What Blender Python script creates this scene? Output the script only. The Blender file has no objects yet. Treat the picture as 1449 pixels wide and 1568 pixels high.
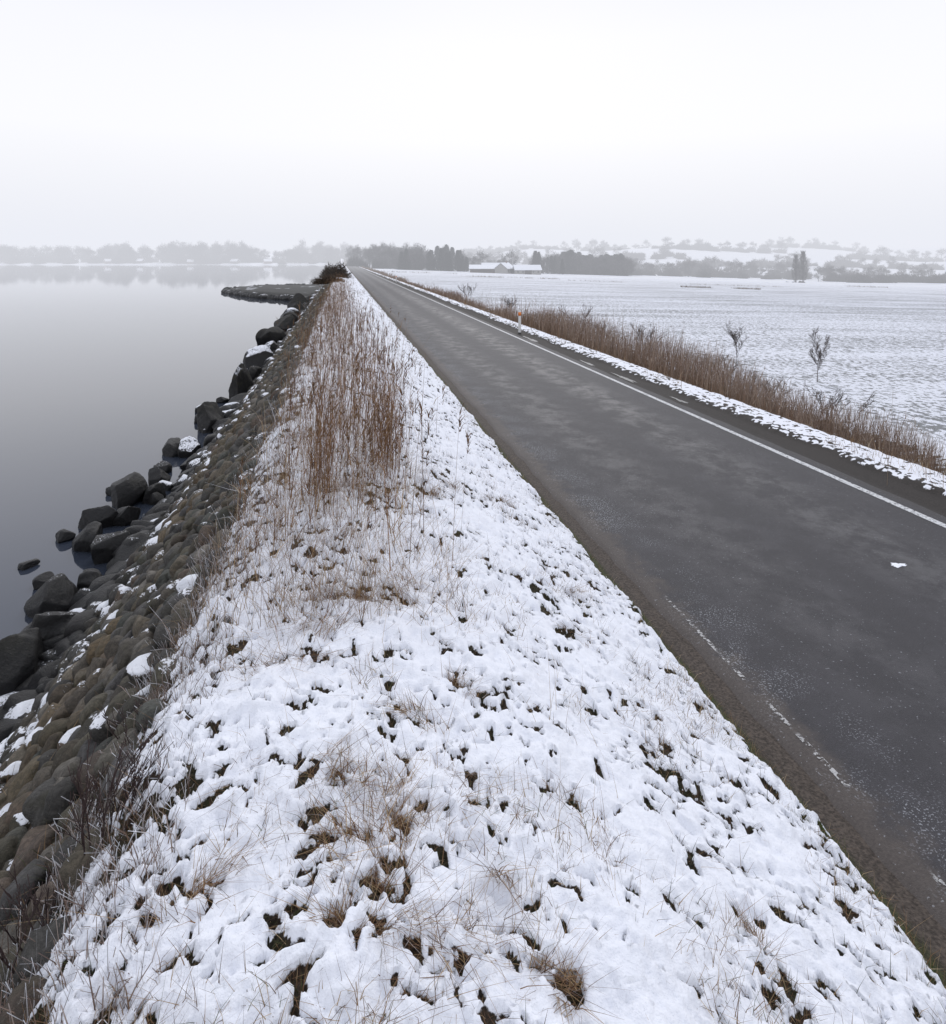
import bpy, bmesh, math, random
import numpy as np
from mathutils import Vector
random.seed(7); R=np.random.default_rng(7)
S=bpy.context.scene
S.view_settings.view_transform='Standard'
try: S.view_settings.look='None'
except Exception: pass
S.view_settings.exposure=0
SA,CA=0.1894,0.9819
# ---------------------------------------------------------------- helpers
_T=np.random.default_rng(3).random((256,256))
def vn(x,y,s=0):
    x=np.asarray(x,float)+s*17.31; y=np.asarray(y,float)+s*9.77
    xi=np.floor(x).astype(int); yi=np.floor(y).astype(int)
    fx=x-xi; fy=y-yi; fx=fx*fx*(3-2*fx); fy=fy*fy*(3-2*fy)
    a=_T[xi&255,yi&255]; b=_T[(xi+1)&255,yi&255]; c=_T[xi&255,(yi+1)&255]; d=_T[(xi+1)&255,(yi+1)&255]
    return (a*(1-fx)+b*fx)*(1-fy)+(c*(1-fx)+d*fx)*fy
def fbm(x,y,o=3,s=0):
    t=0;a=1;n=0
    for i in range(o):
        t=t+a*vn(x*2**i,y*2**i,s+i*3.1); n+=a; a*=.5
    return t/n
def ss(a,b,x):
    t=np.clip((x-a)/(b-a),0,1); return t*t*(3-2*t)
def mk(name,V,F,attrs=None,mat=None,smooth=True,parent=None):
    V=np.asarray(V,np.float32); F=np.asarray(F,np.int32)
    me=bpy.data.meshes.new(name); n,k=F.shape
    me.vertices.add(len(V)); me.vertices.foreach_set('co',V.ravel())
    me.loops.add(n*k); me.loops.foreach_set('vertex_index',F.ravel())
    me.polygons.add(n); me.polygons.foreach_set('loop_start',np.arange(n,dtype=np.int32)*k)
    me.polygons.foreach_set('loop_total',np.full(n,k,np.int32))
    me.polygons.foreach_set('use_smooth',np.full(n,smooth,bool))
    for an,av in (attrs or {}).items():
        av=np.asarray(av,np.float32)
        if av.ndim==1:
            a=me.attributes.new(an,'FLOAT','POINT'); a.data.foreach_set('value',av)
        else:
            if av.shape[1]==3: av=np.hstack([av,np.ones((len(av),1),np.float32)])
            a=me.attributes.new(an,'FLOAT_COLOR','POINT'); a.data.foreach_set('color',av.ravel())
    me.update(calc_edges=True)
    ob=bpy.data.objects.new(name,me); S.collection.objects.link(ob)
    if mat: me.materials.append(mat)
    if parent: ob.parent=parent
    return ob
def empty(name,loc=(0,0,0)):
    e=bpy.data.objects.new(name,None); e.location=loc; S.collection.objects.link(e); return e
class M:
    def __init__(s,name):
        s.m=bpy.data.materials.new(name); s.m.use_nodes=True; s.t=s.m.node_tree; s.n=s.t.nodes
        s.b=s.n['Principled BSDF']; s.geo=None
    def add(s,typ,**k):
        n=s.n.new(typ)
        for a,b in k.items(): setattr(n,a,b)
        return n
    def l(s,a,b): s.t.links.new(a,b)
    def pos(s,scale=(1,1,1)):
        if not s.geo: s.geo=s.add('ShaderNodeNewGeometry')
        v=s.add('ShaderNodeVectorMath',operation='MULTIPLY'); s.l(s.geo.outputs['Position'],v.inputs[0]); v.inputs[1].default_value=scale
        return v.outputs[0]
    def noise(s,sc,det=3,scale=(1,1,1),rough=.5):
        n=s.add('ShaderNodeTexNoise'); n.inputs['Scale'].default_value=sc; n.inputs['Detail'].default_value=det; n.inputs['Roughness'].default_value=rough
        s.l(s.pos(scale),n.inputs['Vector']); return n.outputs['Fac']
    def math(s,op,a,b=None,clamp=False):
        n=s.add('ShaderNodeMath',operation=op); n.use_clamp=clamp
        for i,v in enumerate((a,b)):
            if v is None: continue
            if isinstance(v,(int,float)): n.inputs[i].default_value=v
            else: s.l(v,n.inputs[i])
        return n.outputs[0]
    def rng(s,v,a,b,c=0,d=1):
        n=s.add('ShaderNodeMapRange',interpolation_type='SMOOTHSTEP'); s.l(v,n.inputs[0])
        for i,x in enumerate((a,b,c,d)): n.inputs[i+1].default_value=x
        return n.outputs[0]
    def mix(s,f,a,b,mode='MIX'):
        n=s.add('ShaderNodeMix',data_type='RGBA',blend_type=mode)
        for i,v in ((0,f),(6,a),(7,b)):
            if isinstance(v,(int,float)): n.inputs[i].default_value=v
            elif isinstance(v,tuple): n.inputs[i].default_value=(*v,1)
            else: s.l(v,n.inputs[i])
        return n.outputs[2]
    def attr(s,name):
        n=s.add('ShaderNodeAttribute',attribute_name=name); return n
    def bump(s,h,st,dist):
        n=s.add('ShaderNodeBump'); n.inputs['Strength'].default_value=st; n.inputs['Distance'].default_value=dist
        s.l(h,n.inputs['Height']); s.l(n.outputs[0],s.b.inputs['Normal'])
    def col(s,c): 
        if isinstance(c,tuple): s.b.inputs['Base Color'].default_value=(*c,1)
        else: s.l(c,s.b.inputs['Base Color'])
    def rough(s,r):
        if isinstance(r,(int,float)): s.b.inputs['Roughness'].default_value=r
        else: s.l(r,s.b.inputs['Roughness'])
def simple(name,c,r=.8,var=.25,sc=3):
    m=M(name); n=m.noise(sc,2); m.col(m.mix(n,tuple(x*(1-var) for x in c),tuple(min(1,x*(1+var)) for x in c))); m.rough(r); return m.m
SNOW=(.87,.89,.945)
# ---------------------------------------------------------------- materials
m=M('snowy_ground'); sn=m.attr('snowm').outputs['Fac']; un=m.attr('under').outputs['Color']; fl=m.attr('fieldm').outputs['Fac']
n1=m.noise(60,3); n2=m.noise(14,1)
v=m.math('ADD',sn,m.math('MULTIPLY',m.math('SUBTRACT',n1,.5),.8)); f=m.rng(v,.40,.60)
fs=m.noise(6.5,3,(1,.6,1),.68); fl2=m.noise(1.0,3,(.04,.33,1)); 
thr=m.math('ADD',fs,m.math('MULTIPLY',m.math('SUBTRACT',fl2,.5),.34))
fk=m.rng(thr,.495,.56); fk=m.math('MULTIPLY',m.math('MULTIPLY',fk,fl),.8); f=m.math('MULTIPLY',f,m.math('SUBTRACT',1,fk))
unc=m.mix(m.rng(n1,.3,.7),m.mix(.65,un,(0,0,0)),un)
snc=m.mix(n2,(.80,.82,.885),SNOW); snc=m.mix(m.math('MULTIPLY',fl,.6),snc,(.66,.68,.74))
m.col(m.mix(f,unc,snc)); m.rough(.75); m.b.inputs['Specular IOR Level'].default_value=.25
m.bump(m.math('ADD',m.noise(90,3),m.math('MULTIPLY',fs,m.math('MULTIPLY',fl,-4))),.6,.012)
MG=m.m
# asphalt
m=M('asphalt'); g=m.noise(150,2,rough=.7); p=m.noise(2.6,5,(1,.8,1),.7); q=m.noise(7,3)
px=m.add('ShaderNodeSeparateXYZ'); m.l(m.pos(),px.inputs[0]); X=px.outputs[0]
c=m.mix(m.rng(g,.35,.68),(.015,.0142,.0172),(.053,.050,.058))
c=m.mix(m.rng(p,.42,.68,0,.2),c,(.085,.082,.094))
edge=m.rng(m.math('ADD',X,m.math('MULTIPLY',m.math('SUBTRACT',q,.5),-.5)),2.95,3.2,.95,0)
c=m.mix(edge,c,m.mix(m.noise(60,3),(.038,.031,.028),(.12,.10,.09)))
edr=m.rng(m.math('ADD',X,m.math('MULTIPLY',m.math('SUBTRACT',q,.5),-.4)),7.2,7.4,0,.6)
c=m.mix(edr,c,(.035,.03,.028))
gr=m.noise(75,2); band=m.rng(m.math('ABSOLUTE',m.math('SUBTRACT',X,3.25)),0,.45,1,0)
gk=m.math('MULTIPLY',m.rng(gr,.58,.65),m.math('MULTIPLY',band,m.rng(m.noise(1.7,3),.40,.62)))
gk2=m.math('MULTIPLY',m.rng(m.noise(48,1),.71,.75),.5)
c=m.mix(m.math('MULTIPLY',m.math('MAXIMUM',gk,gk2),.7),c,(.5,.52,.56))
m.col(c)
tr1=m.rng(m.math('ABSOLUTE',m.math('SUBTRACT',X,4.15)),.1,.75,1,0); tr2=m.rng(m.math('ABSOLUTE',m.math('SUBTRACT',X,5.85)),.1,.8,1,0)
wet=m.math('MULTIPLY',m.math('MAXIMUM',m.math('MULTIPLY',tr1,.7),tr2),m.rng(p,.38,.64))
m.rough(m.math('SUBTRACT',m.rng(g,.3,.7,.56,.70),m.math('MULTIPLY',wet,.19)))
m.b.inputs['Specular IOR Level'].default_value=.36
m.bump(g,.8,.007); MR=m.m
def paintmat(name,lo,hi,c):
    m=M(name); m.col(c); m.rough(.6); tb=m.add('ShaderNodeBsdfTransparent'); mx=m.add('ShaderNodeMixShader')
    f=m.math('MULTIPLY',m.rng(m.noise(40,3,rough=.65),lo,lo+.08),m.rng(m.noise(hi[0],3,(1,1,1)),hi[1],hi[1]+.08))
    f=m.math('MULTIPLY',f,hi[2])
    m.l(f,mx.inputs[0]); m.l(tb.outputs[0],mx.inputs[1]); m.l(m.b.outputs[0],mx.inputs[2]); m.l(mx.outputs[0],m.n['Material Output'].inputs[0]); return m.m
MP1=paintmat('worn_white_paint',.38,(1.2,.24,.88),(.68,.69,.70)); MP2=paintmat('faded_white_paint',.48,(2.6,.45,.7),(.6,.6,.6))
# water
m=M('lake_water'); m.col((.036,.044,.062)); m.rough(.035); m.b.inputs['IOR'].default_value=1.5
m.b.inputs['Specular Tint'].default_value=(.91,.935,1,1)
m.bump(m.noise(1.1,2,(1,.5,1)),.04,.03); MW=m.m
# stones
m=M('stone'); cc=m.attr('col').outputs['Color']; st=m.attr('snowp').outputs['Fac']
n=m.noise(30,5,rough=.7)
c=m.mix(m.rng(n,.38,.60,.0,.65),cc,m.mix(.7,cc,(.010,.010,.009))); c=m.mix(m.rng(n,.57,.72,0,.3),c,(.25,.225,.19))
ns=m.noise(5,3); c=m.mix(m.rng(ns,.50,.66,0,.45),c,(.05,.046,.028))
wetz=m.add('ShaderNodeSeparateXYZ'); m.l(m.pos(),wetz.inputs[0])
wz=m.rng(m.math('ADD',wetz.outputs[2],m.math('MULTIPLY',ns,-.5)),.0,.5,.85,0)
c=m.mix(wz,c,(.012,.012,.013))
nz=m.add('ShaderNodeSeparateXYZ'); m.l(m.geo.outputs['Normal'],nz.inputs[0])
k=m.math('ADD',nz.outputs[2],m.math('ADD',st,m.math('MULTIPLY',m.math('SUBTRACT',n,.5),1.7)))
m.col(m.mix(m.rng(k,1.14,1.24),c,SNOW)); m.rough(m.math('SUBTRACT',.8,m.math('MULTIPLY',wz,.38))); m.b.inputs['Specular IOR Level'].default_value=.35; m.bump(n,.75,.034); MS=m.m
m=M('dry_stems'); cc=m.attr('col').outputs['Color']; m.col(cc); m.rough(.8); m.b.inputs['Specular IOR Level'].default_value=.2; MV=m.m
# ---------------------------------------------------------------- terrain
PX=np.array([-3500,-9,-6,-3.7,-1.0,-.78,0,1.0,2.5,2.72,7.4,8.2,8.9,10.3,12.6,15,250,3500])
PZ=np.array([-2.5,-2.5,-1.4,-.3,2.55,2.74,2.8,2.6,1.86,1.775,1.775,1.78,1.74,.75,.6,.85,-6.5,-7])
def terr(X,Y):
    D=X*SA+Y*CA
    z=np.interp(X,PX,PZ)
    sh=705+18*vn(X/60,Y*0,5)
    left=2.0+ss(720,1300,D)*(12+8*fbm(X/260,Y/260,3,2))
    tl=ss(sh,sh+25,D)
    right=z+ss(430,950,D)*(36*fbm(X/230+3.3,Y/330,3,4)+8)*ss(-50,260,X)+ss(500,1000,D)*10*ss(200,-50,X)
    zz=np.where(X<0, z*(1-tl)+left*tl, right)
    far=(left*(1-ss(-40,220,X))+right*ss(-40,220,X))
    zz=zz*(1-ss(690,760,D))+far*ss(690,760,D)
    return zz
def geo(a,b,r0,g):
    o=[a];d=r0
    while o[-1]<b: o.append(o[-1]+d); d=max(r0,d*g)
    o[-1]=b; return np.array(o)
xl=-geo(8,3300,.6,1.13)[::-1]
xs=np.concatenate([xl,np.arange(-7.8,-1.15,.3),np.arange(-1.12,2.82,.0095),np.arange(3.0,7.3,.8),np.arange(7.35,9.5,.045),np.arange(9.6,14,.3),geo(14,3300,.4,1.08)])
ys=[-3.0]
while ys[-1]<1.4: ys.append(ys[-1]+.1)
while ys[-1]<3400: ys.append(ys[-1]+max(.0095,.0047*ys[-1]*(1 if ys[-1]<40 else 2.5)))
ys=np.array(ys); nx,ny=len(xs),len(ys)
X,Y=np.meshgrid(xs,ys); X=X.ravel(); Y=Y.ravel(); Z=terr(X,Y); D=X*SA+Y*CA
Xb=2.60+.16*(fbm(Y*2.2,Y*0,4,8)-.5)+.07*(fbm(X*16,Y*16,2,88)-.5)
dike=ss(-1.25,-.85,X)*(1-ss(Xb-.06,Xb+.04,X))
wx=X+.03*(vn(X*20,Y*20,20)-.5)*2; wy=Y+.03*(vn(X*20,Y*20,21)-.5)*2
cl=fbm(wx*24,wy*24,3,1); big=fbm(X*2.3,Y*2.3,3,6); mid=fbm(wx*10.,wy*10.,2,9)
hn=.62*fbm(wx*25,wy*27,2,13)+.38*fbm(wx*11,wy*11,2,14); low=fbm(X*1.5+1.7,Y*1.3,3,15)
near=1-ss(40,120,Y)
TUF=[(-.16,4.31,.2),(.2,2.82,.10),(.50,2.74,.12),(.13,2.5,.15),(.3,2.17,.14),(-.21,3.85,.13),(.25,4.7,.16),(1.66,4.7,.06),(.66,3.6,.05),(1.55,2.35,.05),(1.95,5.6,.05),(-.35,3.1,.08),(-.1,5.2,.25),(.15,6.4,.4),(-.52,2.5,.08),(.9,6.9,.08),(1.05,7.4,.12),(.7,2.1,.05),(0.05,2.3,.08),(1.8,7.5,.08),(.35,3.35,.05),(-.02,2.95,.09)]
tu=np.zeros_like(X)
for a,b,r in TUF:
    s=(np.abs(Y-b)<r*3)&(np.abs(X-a)<r*3); tu[s]+=np.exp(-(((X[s]-a)**2+((Y[s]-b))**2)/r**2))
tu=np.clip(tu,0,1)
leftb=ss(-.35,-1.05,X+.35*(big-.5))
rb=ss(.5,.0,Xb-X)
th=.605-.25*(low-.5)+.008*ss(5,2,Y)
hole=ss(th,th+.06,hn+.18*leftb+.09*tu+.06*rb)
snowm=dike*(1-.95*hole)
fine=fbm(X*55,Y*55,2,33)
z_s=dike*(.038*(cl-.5)+.055*(mid-.5)+.13*(big-.5)-.036*hole*near+.05+.05*tu*(cl-.3)+.06*leftb*(cl-.5)+.012*(fine-.5)*(1-ss(8,16,Y)))
Z=Z+z_s
Xr=8.02+.22*(fbm(Y*1.6,Y*0,4,18)-.5); rv=ss(Xr-.06,Xr+.12,X)
snowm=np.where(X>5,rv*(1-.8*ss(.56,.66,fbm(X*13,Y*13,3,22)+.2*ss(.5,0,X-Xr)+.10*ss(8.8,9.3,X))),snowm)
ditch=ss(9.4,10.0,X)*(1-ss(12.6,13.4,X)); snowm=np.where(X>9,np.maximum(snowm*(1-.5*ditch),.0),snowm)
Z=np.where((X>7.4)&(X<13),Z+rv*(.04+.05*(fbm(X*6,Y*6,3,23)-.5))-.03*ss(7.45,7.6,X)*(1-rv)*fbm(X*2,Y*.8,2,29),Z)
fieldm=ss(13.2,14.5,X)
snowm=np.where(X>13,1.,snowm); snowm=np.where(X<-1.25,.15+.3*ss(.55,.7,hn),snowm)
farl=ss(690,720,D)*(X<0); snowm=np.maximum(snowm,farl)
fieldm=fieldm*(1-.62*ss(90,330,D))
under=np.zeros((len(X),3)); under[:]=(.055,.038,.026)
k=ss(.45,.6,fbm(X*6,Y*6,2,31))[:,None]; under=under*(1-.45*k)+np.array([.035,.042,.016])*.45*k
e=np.exp(-((X-Xb)/.07)**2)[:,None]; under=under*(1-e)+np.array([.055,.072,.016])*e
e=ss(2.66,2.74,X)[:,None]; under=under*(1-e)+np.array([.10,.08,.066])*e
e=(ss(7.3,7.4,X)*(1-ss(8.2,8.4,X)))[:,None]; under=under*(1-e)+np.array([.045,.038,.034])*e
e=ss(9.3,9.8,X)[:,None]; under=under*(1-e)+np.array([.12,.085,.055])*e
e=ss(13.4,14,X)[:,None]; under=under*(1-e)+np.array([.12,.125,.11])*e
i=np.arange((nx-1)*(ny-1)); r=i//(nx-1); c=i%(nx-1); a=r*nx+c
F=np.stack([a,a+1,a+nx+1,a+nx],1)
mk('ground',np.stack([X,Y,Z],1),F,{'snowm':snowm,'under':under,'fieldm':fieldm},MG)
ih=np.where((hole>.45)&(X>-1.05)&(X<2.6)&(Y>1.5)&(Y<9)&(dike>.5))[0]; ih=R.choice(ih,min(len(ih),20000),p=(Y[ih]**-.3)/np.sum(Y[ih]**-.3),replace=False); HP=np.stack([X[ih],Y[ih],Z[ih]-.005],1)
def gz(x,y): return terr(np.asarray(x,float),np.asarray(y,float))
# ---------------------------------------------------------------- road
yr=[-3.0]
while yr[-1]<690: yr.append(yr[-1]+max(.05,.02*abs(yr[-1])))
yr=np.array(yr); xr=np.array([0,.05,.4,1,1.6,2.25,3,3.7,4.3,4.55,4.6]); n=len(yr)
XX=np.zeros((n,len(xr))); YY=np.repeat(yr[:,None],len(xr),1)
XX[:]=2.86+xr; XX[:,0]+=.10*(fbm(yr*3,yr*0,4,40)-.5)-.02; XX[:,1]+=.08*(fbm(yr*3,yr*0,4,40)-.5); XX[:,-1]+=.16*(fbm(yr*2,yr*0,4,41)-.5); XX[:,-2]+=.12*(fbm(yr*2,yr*0,4,41)-.5)
ZZ=1.8+.035*(1-((XX-5.1)/2.3)**2); ZZ[:,0]=1.765; ZZ[:,-1]=1.76
def grid(nr,nc):
    i=np.arange((nr-1)*(nc-1)); r=i//(nc-1); c=i%(nc-1); a=r*nc+c; return np.stack([a,a+1,a+nc+1,a+nc],1)
mk('road',np.stack([XX.ravel(),YY.ravel(),ZZ.ravel()],1),grid(n,len(xr)),None,MR)
def strip(name,x0,x1,mat,y0,y1):
    y=yr[(yr>=y0)&(yr<=y1)]; xc=np.array([x0,x1]); A,B=np.meshgrid(xc,y)
    zz=np.interp(A.ravel(),2.86+xr,1.8+.035*(1-((2.86+xr-5.1)/2.3)**2))+.005
    mk(name,np.stack([A.ravel(),B.ravel(),zz],1),grid(len(y),2),None,mat)
strip('road_edge_line',7.06,7.17,MP1,-3,640); strip('road_edge_line',3.0,3.035,MP2,-3,6.5)
def blob(name,x,y,z,rx,ry,mat,h=.012):
    n=40; a=np.linspace(0,2*np.pi,n,endpoint=False); rr=1+.35*np.sin(3*a+x*7)*.6+.25*np.sin(5*a+y*5)*.6+.15*np.sin(11*a+x)
    V=[(x,y,z+h)]; 
    for s,hh in ((.6,h*.8),(1,0)): V+= [(x+rx*s*r_*math.cos(t),y+ry*s*r_*math.sin(t),z+hh) for t,r_ in zip(a,rr)]
    F=[]
    for j in range(n):
        k=(j+1)%n; F+= [(0,1+j,1+k),(1+j,1+n+j,1+n+k)]
        F+= [(1+j,1+n+k,1+k)]
    return mk(name,V,F,None,mat)
MSN=simple('snow',SNOW,.7,.04,20)
m=M('puddle_water'); m.col((.03,.03,.03)); m.rough(.06); MPU=m.m
blob('snow_patch',5.68,6.15,1.835,.08,.045,MSN,.008); blob('snow_patch',6.0,5.55,1.833,.03,.02,MSN,.005)
for (x,y,rx,ry) in ((7.62,17.6,.07,.7),(7.58,20.4,.06,.6),(7.66,14.6,.05,.4),(7.6,27,.08,1.1)): blob('puddle',x,y,1.757+.014,rx,ry,MPU,.002)
# ---------------------------------------------------------------- water
yy=np.array([-60,0,20,60,200,745]); xx=np.array([-1600,-400,-60,-10,-1.6]); A,B=np.meshgrid(xx,yy)
mk('lake_water',np.stack([A.ravel(),B.ravel(),A.ravel()*0],1),grid(len(yy),len(xx)),None,MW)
# ---------------------------------------------------------------- stones
def ico(n):
    bm=bmesh.new(); bmesh.ops.create_icosphere(bm,subdivisions=n,radius=1)
    V=np.array([v.co[:] for v in bm.verts]); F=np.array([[v.index for v in f.verts] for f in bm.faces]); bm.free(); return V,F
ICO={k:ico(k) for k in (1,2,3,4,5)}
def rocks(name,P,Sz,lvl,col,snp,cut=.72,tilt=None,angular=6,yaw=None,rough=0):
    P=np.asarray(P,float); n=len(P); V0,F0=ICO[lvl]; nv=len(V0)
    V=np.repeat(V0[None],n,0)
    for j in range(2):
        k=R.normal(size=(n,1,3))*(1.6+1.4*j); ph=R.uniform(0,6.28,(n,1)); V=V*(1+(.12/(j+1))*np.sin((V*k).sum(2)+ph))[:,:,None]
    for j in range(angular):
        nrm=R.normal(size=(n,1,3)); nrm/=np.linalg.norm(nrm,axis=2,keepdims=True); c=R.uniform(cut-.14,cut+.14,(n,1))
        d=(V*nrm).sum(2); V=V-np.maximum(d-c,0)[:,:,None]*nrm*.9
    if rough:
        for j in range(5):
            k=R.normal(size=(n,1,3))*(4*1.55**j); ph=R.uniform(0,6.28,(n,1)); V=V*(1+(rough/(1.35**j))*np.sin((V*k).sum(2)+ph+2*np.sin((V[:,:,[1,2,0]]*k).sum(2))))[:,:,None]
    V=V*np.asarray(Sz)[:,None,:]
    a=R.uniform(0,6.28,n) if yaw is None else yaw
    ca,sa=np.cos(a)[:,None],np.sin(a)[:,None]; x=V[:,:,0]*ca-V[:,:,1]*sa; y=V[:,:,0]*sa+V[:,:,1]*ca; z=V[:,:,2]
    if tilt is not None:
        t=np.asarray(tilt); ct,st=np.cos(t)[:,None],np.sin(t)[:,None]; x,z=x*ct-z*st,x*st+z*ct
    V=np.stack([x,y,z],2)+P[:,None,:]
    F=(F0[None]+(np.arange(n)*nv)[:,None,None]).reshape(-1,3)
    return V.reshape(-1,3),F,np.repeat(col,nv,0),np.repeat(snp,nv)
def join(parts):
    Vs,Fs,Cs,Ss=[],[],[],[];o=0
    for V,F,C,s in parts: Vs.append(V);Fs.append(F+o);Cs.append(C);Ss.append(s);o+=len(V)
    return np.vstack(Vs),np.vstack(Fs),np.vstack(Cs),np.concatenate(Ss)
pal=np.array([(.125,.112,.095),(.155,.135,.11),(.11,.105,.098),(.165,.14,.105),(.14,.108,.086),(.08,.076,.07),(.13,.117,.088),(.09,.092,.08),(.23,.21,.182),(.12,.115,.112)])
parts=[]
for (y0,y1,sp,lvl) in ((.0,9,.205,3),(9,30,.26,2),(30,160,.42,1)):
    rows=np.arange(y0,y1,sp); cols=np.arange(0,3.75,sp*.86)
    A,B=np.meshgrid(cols,rows); A=A+ (np.round(B/sp)%2)*sp*.43+R.uniform(-.32,.32,A.shape)*sp; B=B+R.uniform(-.36,.36,A.shape)*sp
    A=A.ravel();B=B.ravel(); x=-.98-A*.70; z=gz(x,B)+.025+R.uniform(-.05,.045,len(A)); n=len(A)
    z=np.maximum(z,-.25)
    s=sp*R.uniform(.38,.68,(n,1))*R.uniform(.78,1.25,(n,3)); s[:,2]*=.8
    col=pal[R.integers(0,len(pal),n)]*R.uniform(.5,1.2,(n,1))
    oc=(ss(.6,1.1,z)*ss(1.9,1.3,z)*ss(.4,.6,fbm(x*1.2,B*.8,2,50))*(R.random(n)<.7))[:,None]; col=col*(1-.45*oc)+np.array([.17,.11,.045])*.45*oc
    dk=ss(.9,.1,z)[:,None]; col=col*(1-.75*dk)+.02*dk
    band=np.exp(-((z-.75)/.33)**2)
    sp_=-.15+.42*band*(R.random(n)<.6)+.65*(R.random(n)<.16*band+.02)+.35*(R.random(n)<.10)
    parts.append(rocks('',np.stack([x,B,z],1),s,lvl,col,sp_,.75,np.full(n,.80)+R.normal(0,.22,n),9,None,.012))
V,F,C,s=join(parts); mk('stone_revetment',V,F,{'col':C,'snowp':s},MS)
n=460; y=np.exp(R.uniform(np.log(3),np.log(150),n)); x=-3.10-R.gamma(1.5,.14,n); sz=R.uniform(.11,.32,n)*(1+y/80)
Sz=np.stack([sz*R.uniform(.8,1.3,n),sz*R.uniform(.8,1.3,n),sz*R.uniform(.6,.95,n)],1)
P=np.stack([x,y,np.maximum(.02,(-x-3.3)*-.4+.14)],1); col=np.full((n,3),.026)*R.uniform(.5,2.0,(n,1))*np.array([1.08,1,.95])
V,F,C,s=join([rocks('',P,Sz,3,col,R.choice([-.2,.1,.35,.55],n,p=[.5,.2,.18,.12]),.66,None,9,None,.014)]); mk('shore_rocks',V,F,{'col':C,'snowp':s},MS)
BL=[(-4.10,10.83,.42,.38),(-3.74,11.3,.24,.25),(-5.03,12.35,.2,.08),(-3.72,12.5,.48,.42),(-4.30,13.0,.34,.3),(-4.45,14.0,.40,.34),(-4.0,14.05,.27,.32),(-4.35,15.3,.5,.46),(-3.85,15.28,.32,.32),(-4.0,16.4,.34,.26),(-4.3,18.8,.34,.38),(-3.8,18.7,.45,.35),(-3.85,21.5,.58,.6),(-3.48,25.3,.56,1.0),(-4.1,25.3,.22,.18),(-3.65,33.6,.85,.8),(-3.95,42,1.0,.9),(-3.8,48,1.1,1.05),(-4.05,58.5,1.15,.95),(-4.3,74.5,1.4,1.05),(-3.92,8.93,.6,.5),(-3.6,9.8,.4,.4),(-3.8,7.8,.58,.45),(-4.4,8.3,.45,.32),(-3.2,6.9,.42,.35),(-4.6,9.6,.26,.16),(-3.52,29,.55,.58),(-3.5,37,.62,.7),(-3.65,53,.85,.88),(-3.7,65,1.1,1.0),(-4.15,17.3,.26,.22),(-4.85,13.4,.2,.15),(-4.25,22.4,.3,.24),(-4.3,35.5,.4,.3),(-4.75,15.9,.22,.16),(-4.5,11.6,.18,.13),(-4.15,29.5,.3,.22)]
for q,(x,y,r,h) in enumerate(BL):
    V,F,C,s=rocks('',[(x,y,h*.28)],[(r,r*.85,h)],5,np.array([[.024,.023,.022]])*R.uniform(.7,1.5),np.array([.42 if q in (11,13,15,18,23,27) else (-.1 if q%3 else .03)]),.67,None,12,None,.014)
    if q==2: s=s*0-.5
    mk('boulder',V,F,{'col':C,'snowp':s},MS)
for x,y in ((-1.25,4.75),(-1.1,5.55)):
    V,F,C,s=rocks('',[(x,y,gz(x,y)+.07)],[(.12,.13,.09)],4,np.array([[.12,.11,.1]]),np.array([.85]),.7,None,9,None,.012); mk('boulder',V,F,{'col':C,'snowp':s},MS)
# jetty
def jetty():
    A,B=np.meshgrid(np.linspace(0,1,60),np.linspace(0,1,30)); A=A.ravel();B=B.ravel()
    nearx=-3.2+A*-14.6; neary=86+6*A+20*A**2; fary=134-4*A-16*A**6
    x=nearx; y=neary+(fary-neary)*B*.98; ed=np.minimum.reduce([B*6,(1-B)*6,(1-A)*8]); z=-.35+.95*ss(0,.7,ed)+.25*(fbm(x*.8,y*.25,3,60)-.5)
    snm=.4*ss(.55,.7,fbm(x*.6,y*.12,3,61))*ss(.2,1,ed)+.05
    mk('stone_jetty',np.stack([x,y,z],1),grid(30,60),{'snowm':snm,'under':np.tile((.02,.021,.018),(len(x),1)),'fieldm':x*0},MG)
jetty()
n=200; a=R.random(n); side=R.random(n)<.65
x=-3.2-14.6*a; y=np.where(side,86+6*a+20*a**2,132-4*a-16*a**6)
V,F,C,s=join([rocks('',np.stack([x,y,np.full(n,.2)],1),np.stack([R.uniform(.3,.6,n),R.uniform(.4,.9,n),R.uniform(.3,.5,n)],1),2,np.full((n,3),.02),R.choice([-.2,.2],n,p=[.85,.15]))]); mk('jetty_rocks',V,F,{'col':C,'snowp':s},MS)
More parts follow.
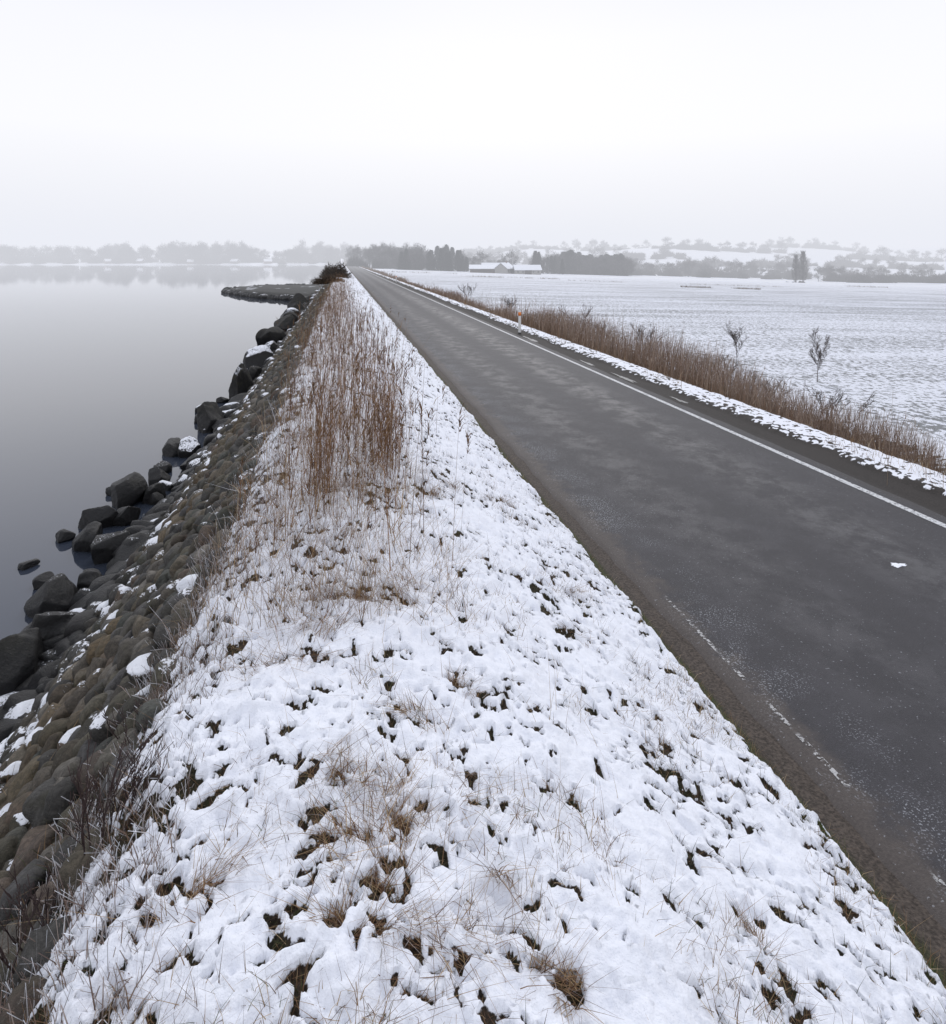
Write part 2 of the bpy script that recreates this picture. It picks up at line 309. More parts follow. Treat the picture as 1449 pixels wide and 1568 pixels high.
# ---------------------------------------------------------------- blades
def blades(P,L,W,az,lean,bend,col,nseg=4,tip=.15,ctip=None):
    P=np.asarray(P,float); n=len(P); t=np.linspace(0,1,nseg+1)[None,:]
    L=np.broadcast_to(L,n)[:,None]; W=np.broadcast_to(W,n)[:,None]; lean=np.broadcast_to(lean,n)[:,None]; bend=np.broadcast_to(bend,n)[:,None]
    h=L*(lean*t+bend*t*t); up=L*t*np.sqrt(np.maximum(.15,1-np.minimum(.8,(lean+bend*t)**2)))
    x=P[:,0:1]+np.cos(az)[:,None]*h; y=P[:,1:2]+np.sin(az)[:,None]*h; z=P[:,2:3]+up
    wa=R.uniform(0,np.pi,n)[:,None]; w=W*.5*(1-t*(1-tip))
    l=np.stack([x-np.cos(wa)*w,y-np.sin(wa)*w,z],2); r=np.stack([x+np.cos(wa)*w,y+np.sin(wa)*w,z],2)
    V=np.stack([l,r],2).reshape(n,-1,3); k=2*(nseg+1)
    f=np.array([[2*j,2*j+1,2*j+3,2*j+2] for j in range(nseg)]); F=(f[None]+(np.arange(n)*k)[:,None,None]).reshape(-1,4)
    C=np.repeat(np.asarray(col)[:,None,:],k,1)
    if ctip is not None:
        tt=np.repeat(t.ravel(),2)[None,:,None]
        C=C*(1-tt)+np.asarray(ctip)[:,None,:]*tt
    tipP=np.stack([x[:,-1],y[:,-1],z[:,-1]],1)
    return (V.reshape(-1,3),F,C.reshape(-1,3),np.zeros(n*k)),tipP
def veg(name,parts):
    V,F,C,s=join(parts); return mk(name,V,F,{'col':C},MV,False)
def pick(pal,n,v=.25):
    pal=np.array(pal); return pal[R.integers(0,len(pal),n)]*R.uniform(1-v,1+v,(n,1))
TAN=[(.32,.22,.12),(.26,.17,.09),(.40,.29,.17),(.20,.12,.065),(.48,.38,.26)]
BRN=[(.11,.06,.033),(.15,.085,.045),(.08,.045,.03),(.2,.12,.065)]
RED=[(.17,.09,.05),(.22,.125,.065),(.12,.065,.038),(.28,.175,.095)]
GRN=[(.045,.055,.018),(.07,.08,.03),(.035,.04,.016)]
FRO=[(.6,.6,.63),(.72,.74,.78),(.35,.3,.28),(.2,.15,.13)]
parts=[]
def sc(n,x0,x1,y0,y1,dz=.03):
    x=R.uniform(x0,x1,n); y=np.exp(R.uniform(np.log(y0),np.log(y1),n)); return np.stack([x,y,gz(x,y)+dz],1)
n=len(HP); parts.append(blades(HP,R.uniform(.02,.07,n)*np.where(R.random(n)<.14,1.9,1),R.uniform(.002,.0045,n),R.uniform(0,6.28,n),R.uniform(0,1.0,n),R.uniform(0,.9,n),pick(BRN+BRN+GRN+GRN+TAN[:3],n),2)[0])
P=sc(42000,-.9,2.6,1.3,45); n=len(P); keep=fbm(P[:,0]*2.2,P[:,1]*2.2,3,70)+.15*ss(2.1,2.6,P[:,0])+.12*ss(1,-.3,P[:,0])>.54; P=P[keep]; n=len(P)
parts.append(blades(P,R.uniform(.04,.13,n),R.uniform(.0018,.0038,n),R.uniform(0,6.28,n),R.uniform(0,.9,n),R.uniform(0,.9,n),pick(TAN+BRN+BRN+[(.08,.09,.03)],n),2)[0])
P=sc(6000,2.35,2.64,1.3,60,.0); n=len(P)
parts.append(blades(P,R.uniform(.04,.11,n),R.uniform(.002,.004,n),R.uniform(0,6.28,n),R.uniform(0,.6,n),R.uniform(0,.6,n),pick(TAN+[(.08,.09,.03)]*3,n),2)[0])
# dead, flattened tussocks: several off-centre sub-clumps with a common lay direction
for a,b,r in TUF:
    for q_ in range(int(R.integers(3,6))):
        n=int((20+330*r)*R.uniform(.4,1.5)); cx=a+R.normal(0,r*.75); cy=b+R.normal(0,r*.9); el=R.uniform(.25,.8)*r; x=R.normal(cx,el,n); y=R.normal(cy,el*R.uniform(.3,.8),n); lay=R.uniform(0,6.28)
        P=np.stack([x,y,gz(x,y)+.035],1); flat=R.uniform(.2,.9)
        parts.append(blades(P,R.uniform(.04,.09+r*.7,n),R.uniform(.002,.0045,n),lay+R.normal(0,.9,n),R.uniform(.0,.7,n)+flat*.5,R.uniform(0,1.4,n),pick(TAN[:4]+BRN+RED+FRO[2:3],n),4)[0])
veg('dry_grass',parts)
parts=[]
P=sc(28000,-1.25,-.3,1.2,60,.0); q=ss(-.3,-.95,P[:,0])+.7*fbm(P[:,0]*2.5,P[:,1]*1.5,2,72)>.72; P=P[q]; n=len(P)
parts.append(blades(P,R.uniform(.04,.17,n),R.uniform(.0025,.006,n),R.uniform(0,6.28,n),R.uniform(0,.6,n),R.uniform(0,.4,n),pick(BRN,n),2,.55,pick(FRO,n))[0])
P=sc(5500,-1.0,.25,4.2,70,.0); n=len(P)
parts.append(blades(P,R.uniform(.12,.42,n),R.uniform(.003,.006,n),R.uniform(0,6.28,n),R.uniform(0,.35,n),R.uniform(0,.4,n),pick(BRN+TAN,n),3,.3,pick(FRO+TAN,n))[0])
P=sc(5500,-2.6,-1.0,1.0,40,.06); k=fbm(P[:,0]*2,P[:,1]*2,2,77)>.53; P=P[k]; n=len(P)
parts.append(blades(P,R.uniform(.03,.12,n),R.uniform(.0025,.005,n),R.uniform(0,6.28,n),R.uniform(.1,.9,n),R.uniform(0,.8,n),pick(BRN+GRN+TAN[:2],n),2)[0])
veg('frosted_grass',parts)
def reedset(P,hmin,hmax,pal,plume=.3,leaf=1.5,w=.006,ns=4,pl=.16):
    n=len(P); L=hmin+(hmax-hmin)*R.random(n)**1.5; az=R.normal(.3,1.6,n); out=[]
    b,tip=blades(P,L,R.uniform(.6,1.1,n)*w,az,R.uniform(0,.14,n)+(R.random(n)<.06)*.4,R.uniform(0,.12,n),pick(pal,n,.35),ns,.35); out.append(b)
    m_=int(n*leaf); i=R.integers(0,n,m_); t=R.uniform(.15,.85,m_); Q=P[i]+ (tip[i]-P[i])*t[:,None]
    out.append(blades(Q,R.uniform(.12,.35,m_),R.uniform(.8,1.7,m_)*w,R.uniform(0,6.28,m_),R.uniform(.1,.6,m_),R.uniform(.0,1.1,m_),pick(pal,m_),3)[0])
    j=np.where(R.random(n)<plume)[0]
    if len(j):
        k=14; Q=np.repeat(tip[j],k,0); m_=len(Q); Q=Q-np.stack([Q[:,0]*0,Q[:,0]*0,R.uniform(0,pl,m_)],1)
        out.append(blades(Q,R.uniform(.04,pl*.7,m_),R.uniform(.8,1.5,m_)*w,np.repeat(az[j],k)+R.normal(0,.7,m_),R.uniform(.1,.5,m_),R.uniform(.1,.6,m_),pick(BRN,m_),2,.3,pick(RED,m_))[0])
    return out
def clump(n,x,y,sx,sy):
    X_=R.normal(x,sx,n); Y_=R.normal(y,sy,n); return np.stack([X_,Y_,gz(X_,Y_)],1)
parts=[]
for n,x,y,sx,sy,h0,h1 in ((75,-.19,6.3,.06,.25,.8,1.8),(45,-.1,7.3,.18,.5,.5,1.7),(190,.46,7.7,.12,.6,.4,1.5),(50,.05,7.6,.28,.8,.4,1.5),(80,-.1,9.5,.28,.9,.5,1.65),(160,.58,10,.2,1.2,.5,1.55),(180,.15,13,.45,1.6,.5,1.5),(250,.0,18,.5,2.6,.5,1.4),(400,-.1,26,.5,4,.4,1.4),(380,-.15,40,.5,8,.3,1.3),(260,-.15,60,.5,10,.3,1.2)):
    parts+=reedset(clump(n,x,y,sx,sy),h0,h1,RED,.3)
parts+=reedset(sc(700,-.85,.5,5,75,0),.3,1.0,RED+TAN+FRO[:1],.35)
veg('reed_clump',parts)
parts=reedset(np.array([(.72,5.35,2.66),(.80,5.45,2.65),(.86,5.3,2.64),(.95,5.5,2.62),(.67,5.6,2.66),(.42,5.6,2.7),(.5,5.1,2.7),(-.35,6.1,2.8),(-.45,6.4,2.8),(-.5,7,2.8),(.35,4.9,2.7),(.6,6.2,2.7)]),.9,1.35,RED,.6,.5,.0085)
veg('reed_stalks',parts)
parts=[]
P=sc(260,-.3,1.3,2.6,20,.0); n=len(P)
parts+=[blades(P,R.uniform(.15,.4,n),.0024,R.uniform(0,6.28,n),R.uniform(0,.5,n),R.uniform(0,.5,n),pick(TAN,n),5)[0]]
P=sc(2600,-.7,.8,4.2,10,.0); n=len(P)
parts+=[blades(P,R.uniform(.15,.55,n),.0038,R.uniform(0,6.28,n),R.uniform(.1,.8,n),R.uniform(0,.9,n),pick(TAN+RED,n),4)[0]]
veg('tall_grass',parts)
# right-hand ditch reeds
parts=[]
n=30000; x=R.normal(11.0,.8,n); y=np.exp(R.uniform(np.log(6),np.log(330),n)); dn=fbm(x*.3,y*.12,3,80); k=dn>.34; x=x[k];y=y[k];dn=dn[k]; P=np.stack([x,y,gz(x,y)],1); n=len(P)
L=R.uniform(.55,1.0,n)*(1.0+1.05*np.clip((dn-.38)/.25,0,1))*(.58+.42*ss(75,15,y)); az=R.normal(.2,1.4,n)
col=pick([(.20,.12,.07),(.26,.17,.105),(.17,.11,.07),(.30,.23,.17)],n); wid=.006+.0003*y
b,tip=blades(P,L,wid,az,R.uniform(0,.22,n),R.uniform(0,.2,n),col,2,.4,pick([(.26,.19,.15),(.36,.29,.24),(.18,.125,.1)],n)); parts.append(b)
i=R.integers(0,n,16000); t=R.uniform(.3,1,16000); Q=P[i]+(tip[i]-P[i])*t[:,None]
parts.append(blades(Q,R.uniform(.08,.25,16000),wid[i]*1.1,R.uniform(0,6.28,16000),R.uniform(.1,.6,16000),R.uniform(0,.7,16000),pick([(.24,.17,.12),(.38,.31,.25)],16000),2)[0])
veg('ditch_reeds',parts)
P=sc(7000,8.2,10.4,6,150,.02); k=fbm(P[:,0]*2,P[:,1]*.7,2,82)+.35*ss(8.7,9.5,P[:,0])>.58; P=P[k]; n=len(P)
veg('verge_grass',[blades(P,R.uniform(.05,.35,n),.004+.0003*P[:,1],R.uniform(0,6.28,n),R.uniform(0,.5,n),R.uniform(0,.6,n),pick(TAN+BRN,n),2)[0]])
# ---------------------------------------------------------------- woody plants
def branches(seed,H,depth,spread,nb,r0,droop=0,upbias=.5,ratio=.62):
    rnd=random.Random(seed); seg=[]
    def rec(p,d,L,r,k):
        ns=3; q=p.copy()
        for s_ in range(ns):
            d2=(d+Vector((rnd.gauss(0,.10),rnd.gauss(0,.10),rnd.gauss(0,.05)+.03*upbias-droop))).normalized(); q2=q+d2*L/ns; ra=r*(1-s_/ns*.5); rb=r*(1-(s_+1)/ns*.5)
            seg.append((q.copy(),q2.copy(),ra,rb))
            if k>0 and (s_>0 or k<depth):
                for _ in range(nb if s_<2 else nb+1):
                    ax=Vector((rnd.gauss(0,1),rnd.gauss(0,1),rnd.gauss(0,.4))).normalized()
                    nd=(d2*(1-spread)+ax*spread+Vector((0,0,upbias*.25))).normalized()
                    rec(q+(q2-q)*rnd.random(),nd,L*rnd.uniform(ratio-.12,ratio+.1),rb*.55,k-1)
            q=q2;d=d2
    rec(Vector((0,0,0)),Vector((rnd.gauss(0,.04),rnd.gauss(0,.04),1)).normalized(),H,r0,depth)
    return seg
def segmesh(seg,minr,nside=3):
    V=[];F=[]
    for p,q,a,b in seg:
        d=(q-p); 
        if d.length<1e-6: continue
        d.normalize(); u=d.orthogonal().normalized(); v=d.cross(u); o=len(V)
        for c,r in ((p,max(a,minr)),(q,max(b,minr))):
            for j in range(nside):
                t=2*math.pi*j/nside; V.append(c+(u*math.cos(t)+v*math.sin(t))*r)
        for j in range(nside):
            k=(j+1)%nside; F.append((o+j,o+k,o+nside+k,o+nside+j))
    return np.array([v[:] for v in V]),np.array(F)
MB=simple('bare_bark',(.10,.08,.072),.85,.3,6); MBR=simple('red_twigs',(.05,.03,.028),.7,.3,20)
def mesh_only(name,V,F,mat):
    ob=mk(name,V,F,None,mat,False); me=ob.data; bpy.data.objects.remove(ob); return me
def place(name,me,loc,s,rz=None,parent=None,sz=None):
    o=bpy.data.objects.new(name,me); o.location=loc; o.scale=(s,s,sz or s); o.rotation_euler=(0,0,random.uniform(0,6.28) if rz is None else rz); S.collection.objects.link(o)
    if parent: o.parent=parent
    return o
for k,(x,y,h) in enumerate(((15.3,24.5,1.85),(16.0,20.8,2.0))):
    V,F=segmesh(branches(11+k,1.2,4,.40,2,.016,upbias=.75,ratio=.50),.0024); V*=h/V[:,2].max()
    place('bare_sapling',mesh_only('sapling',V,F,MB),(x,y,float(gz(x,y))-.05),1)
for k,(x,y,h) in enumerate(((13.6,38,1.8),(12.8,27.5,1.7),(13.2,33,1.2),(12.2,18,1.2),(13,52,1.6),(12.3,15.5,1.2),(13,22,1.1),(12.9,70,2))):
    seg=[]
    for j in range(7): 
        s_=branches(30+k*7+j,h*.62,3,.36,1,.010,upbias=.6,ratio=.5); off=Vector((random.uniform(-.3,.3),random.uniform(-.3,.3),0)); tl=Vector((random.uniform(-.4,.4),random.uniform(-.4,.4),0))
        seg+=[(p+off+tl*p.z,q+off+tl*q.z,a,b) for p,q,a,b in s_]
    V,F=segmesh(seg,.003+.00006*y); V[:,2]*=h/V[:,2].max(); place('bare_shrub',mesh_only('shrub',V,F,MB),(x,y,float(gz(x,y))),1)
for (x,y,h,nn,sd) in ((-.98,3.05,.42,12,90),(-1.12,2.75,.3,8,120),(-.85,1.75,.22,4,140),(-1.02,3.7,.25,4,160)):
    seg=[]
    for j in range(nn):
        s_=branches(sd+j,h*.75,2,.32,1,.0045,upbias=.9,ratio=.5); off=Vector((random.uniform(-.08,.08),random.uniform(-.1,.1),0)); tl=Vector((random.uniform(-.45,.3),random.uniform(-.4,.4),0))
        seg+=[(p+off+tl*p.z,q+off+tl*q.z,a,b) for p,q,a,b in s_]
    V,F=segmesh(seg,.0016); place('twig_bush',mesh_only('twigs',V,F,MBR),(x,y,float(gz(x,y))-.03),1)
MDB=simple('brown_bush',(.07,.05,.035),.9,.4,2)
def bushmesh(seed,n,rx,ry,rz,ls=.35):
    r=np.random.default_rng(seed); u=r.normal(size=(n,3)); u/=np.linalg.norm(u,axis=1,keepdims=True); rad=r.uniform(.3,1,(n,1))**.6; lump=1+.25*np.sin(u[:,0:1]*5+seed)+.2*np.sin(u[:,1:2]*7+seed*2)
    P=u*rad*lump*np.array([rx,ry,rz]); P[:,2]=np.abs(P[:,2]); d=(u+r.normal(0,.5,(n,3))+np.array([0,0,.5])); d/=np.linalg.norm(d,axis=1,keepdims=True); w=np.cross(d,r.normal(size=(n,3))); w/=np.linalg.norm(w,axis=1,keepdims=True)
    V=np.stack([P-w*ls*.10,P+w*ls*.10,P+d*ls],1).reshape(-1,3); return V,np.arange(3*n).reshape(-1,3)
V,F=bushmesh(3,2600,1.1,2.0,1.5,.5); place('bush',mesh_only('bush',V,F,MDB),(-.7,88,2.7),1)
V,F=bushmesh(4,1600,.8,1.3,.7,.4); place('bush',mesh_only('bush',V,F,MDB),(-1.2,70,2.6),1)
# ---------------------------------------------------------------- distant trees
m=M('distant_bare_tree'); m.col((.075,.068,.066)); m.rough(.9); MTB=m.m; m=M('spruce_foliage'); m.col((.02,.028,.02)); m.rough(.9); MTE=m.m
def sliver(E,d,L,w,r):
    n=len(E); q=r.normal(size=(n,3))*w; return np.stack([E-q,E+q,E+d*L+q*.2,E+d*L-q*.2],1).reshape(-1,3)
bare=[]
for k in range(7):
    r=np.random.default_rng(k); rnd=random.Random(k)
    seg=[]
    seg.append((Vector((0,0,0)),Vector((.1,0,4.5)),.2,.13)); seg.append((Vector((.1,0,4.5)),Vector((0,.1,8.6)),.13,.03))
    lobes=[]
    nl=r.integers(9,14)
    for j in range(nl):
        h=rnd.uniform(1.2,6.5); a=j*2.4+rnd.uniform(-.4,.4); ln=rnd.uniform(1.3,2.8)*(1-.5*abs(h-4)/5); el=rnd.uniform(.35,1.0)
        e=Vector((math.cos(a)*ln,math.sin(a)*ln,h+ln*el)); seg.append((Vector((.05,0,h)),e,.07,.02)); lobes.append((np.array(e[:]),rnd.uniform(.8,1.5)))
    lobes.append((np.array([0,0,8.2]),1.3)); lobes.append((np.array([.3,.3,6.6]),1.7))
    V,F=segmesh(seg,.02,4); V=[V];F=[F];o=len(V[0])
    n=1500; li=r.integers(0,len(lobes),n); C=np.array([lobes[i][0] for i in li]); rr=np.array([lobes[i][1] for i in li])[:,None]
    u=r.normal(size=(n,3)); u/=np.linalg.norm(u,axis=1,keepdims=True); E=C+u*rr*r.random((n,1))**.6*np.array([1,1,1.15]); d=u*.5+r.normal(0,.5,(n,3))+np.array([0,0,.9]); d/=np.linalg.norm(d,axis=1,keepdims=True)
    V.append(sliver(E,d,r.uniform(.3,1.1,(n,1)),.034,r)); F.append(np.arange(4*n).reshape(-1,4)+o)
    V=np.vstack(V);F=np.vstack(F); V*=10/V[:,2].max(); bare.append(mesh_only('bare_tree_mesh',V,F,MTB))
ever=[]
for k in range(4):
    r=np.random.default_rng(50+k); n=1400; t=r.random(n)**.8; rad=(1-t)**.9*(1.9+.5*np.sin(t*34+k))*r.uniform(.45,1.08,n)+.05; a=r.uniform(0,6.28,n); P=np.stack([rad*np.cos(a),rad*np.sin(a),.5+t*9.1],1)
    d=np.stack([np.cos(a),np.sin(a),-.35+r.normal(0,.35,n)],1); w=np.stack([-np.sin(a),np.cos(a),a*0],1)*.24
    V=np.stack([P-w,P+w,P+d*.75],1).reshape(-1,3); F=np.arange(3*n).reshape(-1,3); tv,tf=segmesh([(Vector((0,0,0)),Vector((0,0,9)),.18,.03)],.02,5)
    tf3=np.vstack([tf[:,:3],tf[:,[0,2,3]]])+len(V); ever.append(mesh_only('spruce_mesh',np.vstack([V,tv]),np.vstack([F,tf3]),MTE))
hb=[]
for k in range(5):
    V,F=bushmesh(60+k,900,4,4,3,1.8); V[:,2]*=10/V[:,2].max()*.5; hb.append(mesh_only('hedge_mesh',V,F,MTB))
def wp(px,D):
    r=(px-724.5)*D/1050; return (r*CA+D*SA, D*CA-r*SA)
def scatter(name,pool,n,b0,b1,D0,D1,h0,h1,sink=.3,wide=1.15):
    e=empty(name)
    for _ in range(n):
        D_=random.uniform(D0,D1); x,y=wp(random.uniform(b0,b1),D_); h=random.uniform(h0,h1)/10; h*=.72+.56*float(vn(x/22,y/22,90))
        place('tree',random.choice(pool),(x,y,float(gz(x,y))-sink),h*wide*random.uniform(.85,1.2),None,e,h)
    return e
scatter('far_shore_treeline',bare,380,-400,545,728,790,14,23,.3,1.15)
scatter('far_shore_treeline',hb,180,-400,545,724,780,13,23,.5,.75)
scatter('far_shore_treeline',bare,4,328,358,760,800,25,31,.3,.8)
scatter('bare_tree_row',bare,36,532,640,330,480,9,14,.2,1.1)
scatter('bare_tree_row',hb,20,530,660,330,470,10,15,.3,.6)
scatter('spruce_grove',ever,36,612,716,318,345,6,12,.2,1.2)
scatter('spruce_grove',bare,12,600,720,318,360,8,11,.2,1.1)
scatter('spruce_grove',ever,12,818,862,325,360,6,10,.2,1.1)
scatter('forest_plantation',ever,74,862,958,350,380,9.5,12,.2,1.6)
scatter('forest_plantation',bare,26,862,965,345,360,9,12,.2,1.5)
scatter('farm_trees',bare,26,700,870,330,420,7,12,.2,1.1)
scatter('valley_trees',bare,90,940,1240,400,520,7,13,.2,1.2)
scatter('valley_hedge',hb,60,950,1240,390,480,9,15,.3,.8)
scatter('valley_trees',bare,60,1240,1600,360,470,6,10,.2,1.2)
scatter('valley_hedge',hb,60,1270,1600,340,400,7,12,.3,.8)
for (b0,b1,D0,D1,n) in ((640,1050,640,680,50),(1000,1200,760,800,34),(1170,1340,880,930,34),(1300,1480,700,730,28),(700,1000,880,940,50),(1050,1500,560,590,34),(540,760,560,640,44)):
    scatter('hill_hedgerow',hb,n,b0,b1,D0,D1,9,18,.5,.9); scatter('hill_trees',bare,n//2,b0,b1,D0,D1,9,16,.5,1.2)
pop=[]
for k in range(2):
    r=np.random.default_rng(400+k); n=1000; seg=[(Vector((0,0,0)),Vector((0,0,9.6)),.16,.03)]
    for j in range(34): z_=1+j*.24; a=j*2.4; q_=r.uniform(.4,.9); seg.append((Vector((0,0,z_)),Vector((q_*math.cos(a),q_*math.sin(a),min(9.8,z_+1.8))),.05,.015))
    V,F=segmesh(seg,.015,4); t=r.random(n)**.9; rad=(.2+.85*np.sin(np.pi*np.clip(t*.92+.05,0,1)**.7))*np.sqrt(r.random(n)); a=r.uniform(0,6.28,n); E=np.stack([rad*np.cos(a),rad*np.sin(a),.6+t*8.4],1); d=np.stack([np.cos(a)*.3,np.sin(a)*.3,a*0+1],1)
    o=len(V); V=np.vstack([V,sliver(E,d,r.uniform(.4,1.1,(n,1)),.026,r)]); F=np.vstack([F,np.arange(4*n).reshape(-1,4)+o]); V*=10/V[:,2].max(); pop.append(mesh_only('poplar_mesh',V,F,MTB))
for q,(px_,h) in enumerate(((1219,13),(1230,14.5))):
    x,y=wp(px_,300); place('poplar_tree',pop[q],(x,y,float(gz(x,y))-.2),h/10*1.25,None,None,h/10)
scatter('field_hedge',hb,5,1195,1245,295,302,1.5,3,.3,.9)
parts=[]
for b0,b1,D_,n,h in ((1042,1165,152,1100,.5),(700,860,200,900,.6),(870,1200,185,700,.5),(560,700,240,600,.8),(1290,1360,230,300,.7)):
    b=R.uniform(b0,b1,n); Dd=D_+R.normal(0,1.2,n); r_=(b-724.5)*Dd/1050; x=r_*CA+Dd*SA; y=Dd*CA-r_*SA; kk=fbm(x*.15,y*.15,2,95)>.42; x=x[kk];y=y[kk]; n=len(x); P=np.stack([x,y,gz(x,y)],1)
    parts.append(blades(P,R.uniform(.3,1,n)*h,.06,R.uniform(0,6.28,n),R.uniform(0,.4,n),R.uniform(0,.4,n),pick([(.2,.15,.1),(.12,.1,.08)],n),2)[0])
veg('field_margin_grass',parts)
# ---------------------------------------------------------------- buildings
MWL={'w':simple('lime_wall',(.30,.29,.27),.9,.1,1),'b':simple('brick_wall',(.18,.11,.09),.9,.2,2),'t':simple('timber_wall',(.10,.08,.07),.9,.2,2)}
MRF=simple('snow_roof',(.82,.84,.89),.8,.05,1); MWN=simple('window_glass',(.03,.035,.04),.3,.1,1); MDO=simple('door_paint',(.06,.05,.045),.6,.1,1)
def box(c,s):
    x,y,z=c;a,b,h=s; V=[(x+i*a/2,y+j*b/2,z+k*h/2) for i in(-1,1) for j in(-1,1) for k in(-1,1)]
    F=[(0,1,3,2),(4,6,7,5),(0,4,5,1),(2,3,7,6),(0,2,6,4),(1,5,7,3)]; return V,F
def multi(name,bs,mat,par):
    V=[];F=[]
    for c,s in bs:
        v,f=box(c,s); o=len(V); V+=v; F+=[tuple(i+o for i in q) for q in f]
    return mk(name,V,F,None,mat,False,par)
def house(name,b,D_,L,W,H,RH,rot,wall,chim=True,nw=4,barn=False):
    x,y=wp(b,D_); e=empty(name,(x,y,float(gz(x,y))-.1)); e.rotation_euler=(0,0,rot)
    V=[]
    for i,sx in enumerate((-L/2,L/2)): V+=[(sx,-W/2,0),(sx,W/2,0),(sx,W/2,H),(sx,0,H+RH),(sx,-W/2,H)]
    me=bpy.data.meshes.new('walls'); me.from_pydata(V,[],[(0,1,2,3,4),(9,8,7,6,5),(0,4,9,5),(1,6,7,2)]); me.materials.append(MWL[wall]); o=bpy.data.objects.new('walls',me); S.collection.objects.link(o); o.parent=e
    t=.18; ov=.45; L2=L/2+ov; k=RH/(W/2); yv=W/2+ov; zv=H-ov*k
    V=[];F=[]
    for s_ in (-1,1):
        o_=len(V); V+=[(-L2,s_*yv,zv+.03),(L2,s_*yv,zv+.03),(L2,0,H+RH+.03),(-L2,0,H+RH+.03),(-L2,s_*yv,zv+t),(L2,s_*yv,zv+t),(L2,0,H+RH+t),(-L2,0,H+RH+t)]
        F+=[tuple(i+o_ for i in q) for q in ((0,1,2,3),(4,5,6,7),(0,1,5,4),(0,3,7,4),(1,2,6,5))]
    mk('roof',V,F,None,MRF,False,e)
    wb=[];
    for i in range(nw):
        xx=-L/2+L*(i+.5)/nw
        if i==nw//2: continue
        for s_ in(-1,1): wb.append(((xx,s_*(W/2+.01),H*.55),(.9 if not barn else .7,.06,1.0 if not barn else .5)))
    multi('windows',wb,MWN,e); xx=-L/2+L*(nw//2+.5)/nw; dh=min(2.1,H*.85) if not barn else H*.9
    multi('door',[((xx,-(W/2+.01),dh/2),(1.0 if not barn else 3,.07,dh))],MDO,e)
    if chim: multi('chimney',[((L*.2,0,H+RH+.2),(.6,.6,1.3))],MWL['b'],e)
house('barn',741,300,12,7,2.0,1.5,-.2,'t',False,5,True)
house('farmhouse',773,298,7.5,6,2.4,2.3,.9,'w',True,4)
house('barn',807,296,11,7,2.1,1.9,-.1,'w',False,5,True)
house('barn',752,318,8,7,2.3,2.2,-.2,'t',False,4,True)
for b,rot,w in ((165,.6,'b'),(215,-.3,'t'),(292,.1,'b'),(360,-.5,'t'),(410,.3,'b')):
    house('shore_house',b,726,random.uniform(6,9),5.5,2.4,2.2,rot,w)
# ---------------------------------------------------------------- road marker post
MPW=simple('white_plastic',(.75,.75,.74),.45,.04,5); MPO=simple('orange_reflector',(.75,.22,.04),.35,.08,5); MPB=simple('black_base',(.03,.03,.03),.6,.1,5)
def post(x,y,z):
    e=empty('road_marker_post',(x,y,z)); 
    def ring(zv,sx,sy,top=0):
        return [(sx*math.copysign(abs(math.cos(a))**.6,math.cos(a)),sy*math.copysign(abs(math.sin(a))**.6,math.sin(a)),zv+top*math.cos(a)*-1) for a in np.linspace(0,2*math.pi,20,endpoint=False)]
    def tube(name,rs,mat):
        V=[];F=[]
        for r_ in rs: V+=r_
        for i in range(len(rs)-1):
            for j in range(20): k=(j+1)%20; F.append((i*20+j,i*20+k,i*20+20+k,i*20+20+j))
        mk(name,V,F,None,mat,True,e)
        V2=rs[-1]+[tuple(np.mean(rs[-1],0))]; mk(name+'_cap',V2,[(j,(j+1)%20,20) for j in range(20)],None,mat,False,e)
    tube('shaft',[ring(-.2,.062,.038),ring(.5,.06,.037),ring(1.02,.055,.035),ring(1.08,.052,.033,.025)],MPW)
    tube('reflector',[ring(.80,.0605,.0385),ring(.80,.063,.041),ring(.96,.062,.0405),ring(.96,.058,.037)],MPO)
    tube('foot',[ring(-.1,.075,.05),ring(.06,.072,.048),ring(.07,.062,.039)],MPB)
post(7.72,29.2,1.75); post(7.75,98,1.75)
# ---------------------------------------------------------------- fog (homogeneous absorbing volume over the distance; its emission stands in for scattered light)
V,F=box((0,2080,20),(7400,4000,80)); fog=mk('fog',V,F,None,None,False)
fm=bpy.data.materials.new('emissive_haze'); fm.use_nodes=True; t=fm.node_tree; t.nodes.clear(); o=t.nodes.new('ShaderNodeOutputMaterial'); ab=t.nodes.new('ShaderNodeVolumeAbsorption'); em=t.nodes.new('ShaderNodeEmission'); ad=t.nodes.new('ShaderNodeAddShader')
dens=1/600; ab.inputs['Color'].default_value=(0,0,0,1); ab.inputs['Density'].default_value=dens; em.inputs[0].default_value=(.84,.86,.93,1); em.inputs[1].default_value=dens
t.links.new(ab.outputs[0],ad.inputs[0]); t.links.new(em.outputs[0],ad.inputs[1]); t.links.new(ad.outputs[0],o.inputs['Volume']); fog.data.materials.append(fm)
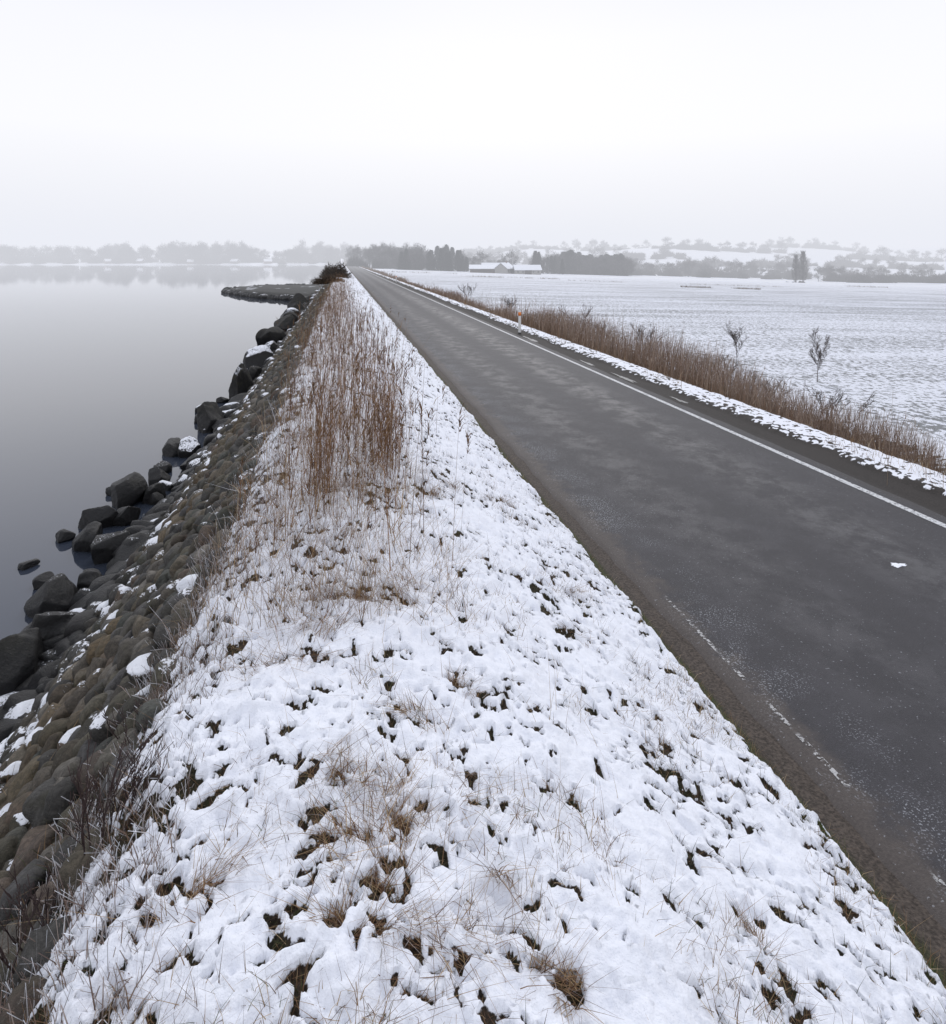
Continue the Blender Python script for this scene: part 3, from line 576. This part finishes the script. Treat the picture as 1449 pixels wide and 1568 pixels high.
# ---------------------------------------------------------------- world + sun
w=bpy.data.worlds.new('World'); S.world=w; w.use_nodes=True; t=w.node_tree; t.nodes.clear(); o=t.nodes.new('ShaderNodeOutputWorld')
sk=t.nodes.new('ShaderNodeTexSky'); sk.sky_type='NISHITA'; sk.sun_disc=False; EL,RO=math.radians(38),math.radians(14); sk.sun_elevation=EL; sk.sun_rotation=RO; sk.dust_density=3
b1=t.nodes.new('ShaderNodeBackground'); b1.inputs[1].default_value=.1; t.links.new(sk.outputs[0],b1.inputs[0])
tc=t.nodes.new('ShaderNodeTexCoord'); sx=t.nodes.new('ShaderNodeSeparateXYZ'); t.links.new(tc.outputs['Generated'],sx.inputs[0]); cr=t.nodes.new('ShaderNodeValToRGB'); t.links.new(sx.outputs[2],cr.inputs[0])
el=cr.color_ramp.elements; el[0].position=0; el[0].color=(.88,.895,.95,1); el[1].position=1; el[1].color=(.86,.90,1.01,1)
for p_,c_ in ((.07,(.95,.955,1.0,1)),(.17,(1.05,1.045,1.07,1)),(.30,(.98,.985,1.05,1)),(.40,(.86,.88,.97,1))): q=el.new(p_); q.color=c_
b2=t.nodes.new('ShaderNodeBackground'); t.links.new(cr.outputs[0],b2.inputs[0]); mx=t.nodes.new('ShaderNodeMixShader'); mx.inputs[0].default_value=.95
t.links.new(b1.outputs[0],mx.inputs[1]); t.links.new(b2.outputs[0],mx.inputs[2]); t.links.new(mx.outputs[0],o.inputs[0])
sl=bpy.data.lights.new('sun','SUN'); sl.energy=.85; sl.angle=math.radians(18); sl.color=(1,.975,.95); so=bpy.data.objects.new('sun',sl); S.collection.objects.link(so)
dv=Vector((math.sin(RO)*math.cos(EL),math.cos(RO)*math.cos(EL),math.sin(EL))); so.rotation_euler=dv.to_track_quat('Z','Y').to_euler()
# ---------------------------------------------------------------- camera (level, rise/fall shift)
cd=bpy.data.cameras.new('camera'); cam=bpy.data.objects.new('camera',cd); S.collection.objects.link(cam); S.camera=cam
cam.location=(0,0,5.0); cam.rotation_euler=(math.radians(90),0,-math.atan(202.5/1050))
cd.sensor_fit='HORIZONTAL'; cd.sensor_width=36; cd.lens=36*1050/1449; cd.clip_start=.05; cd.clip_end=9000
cd.shift_y=-(784-398)/1449
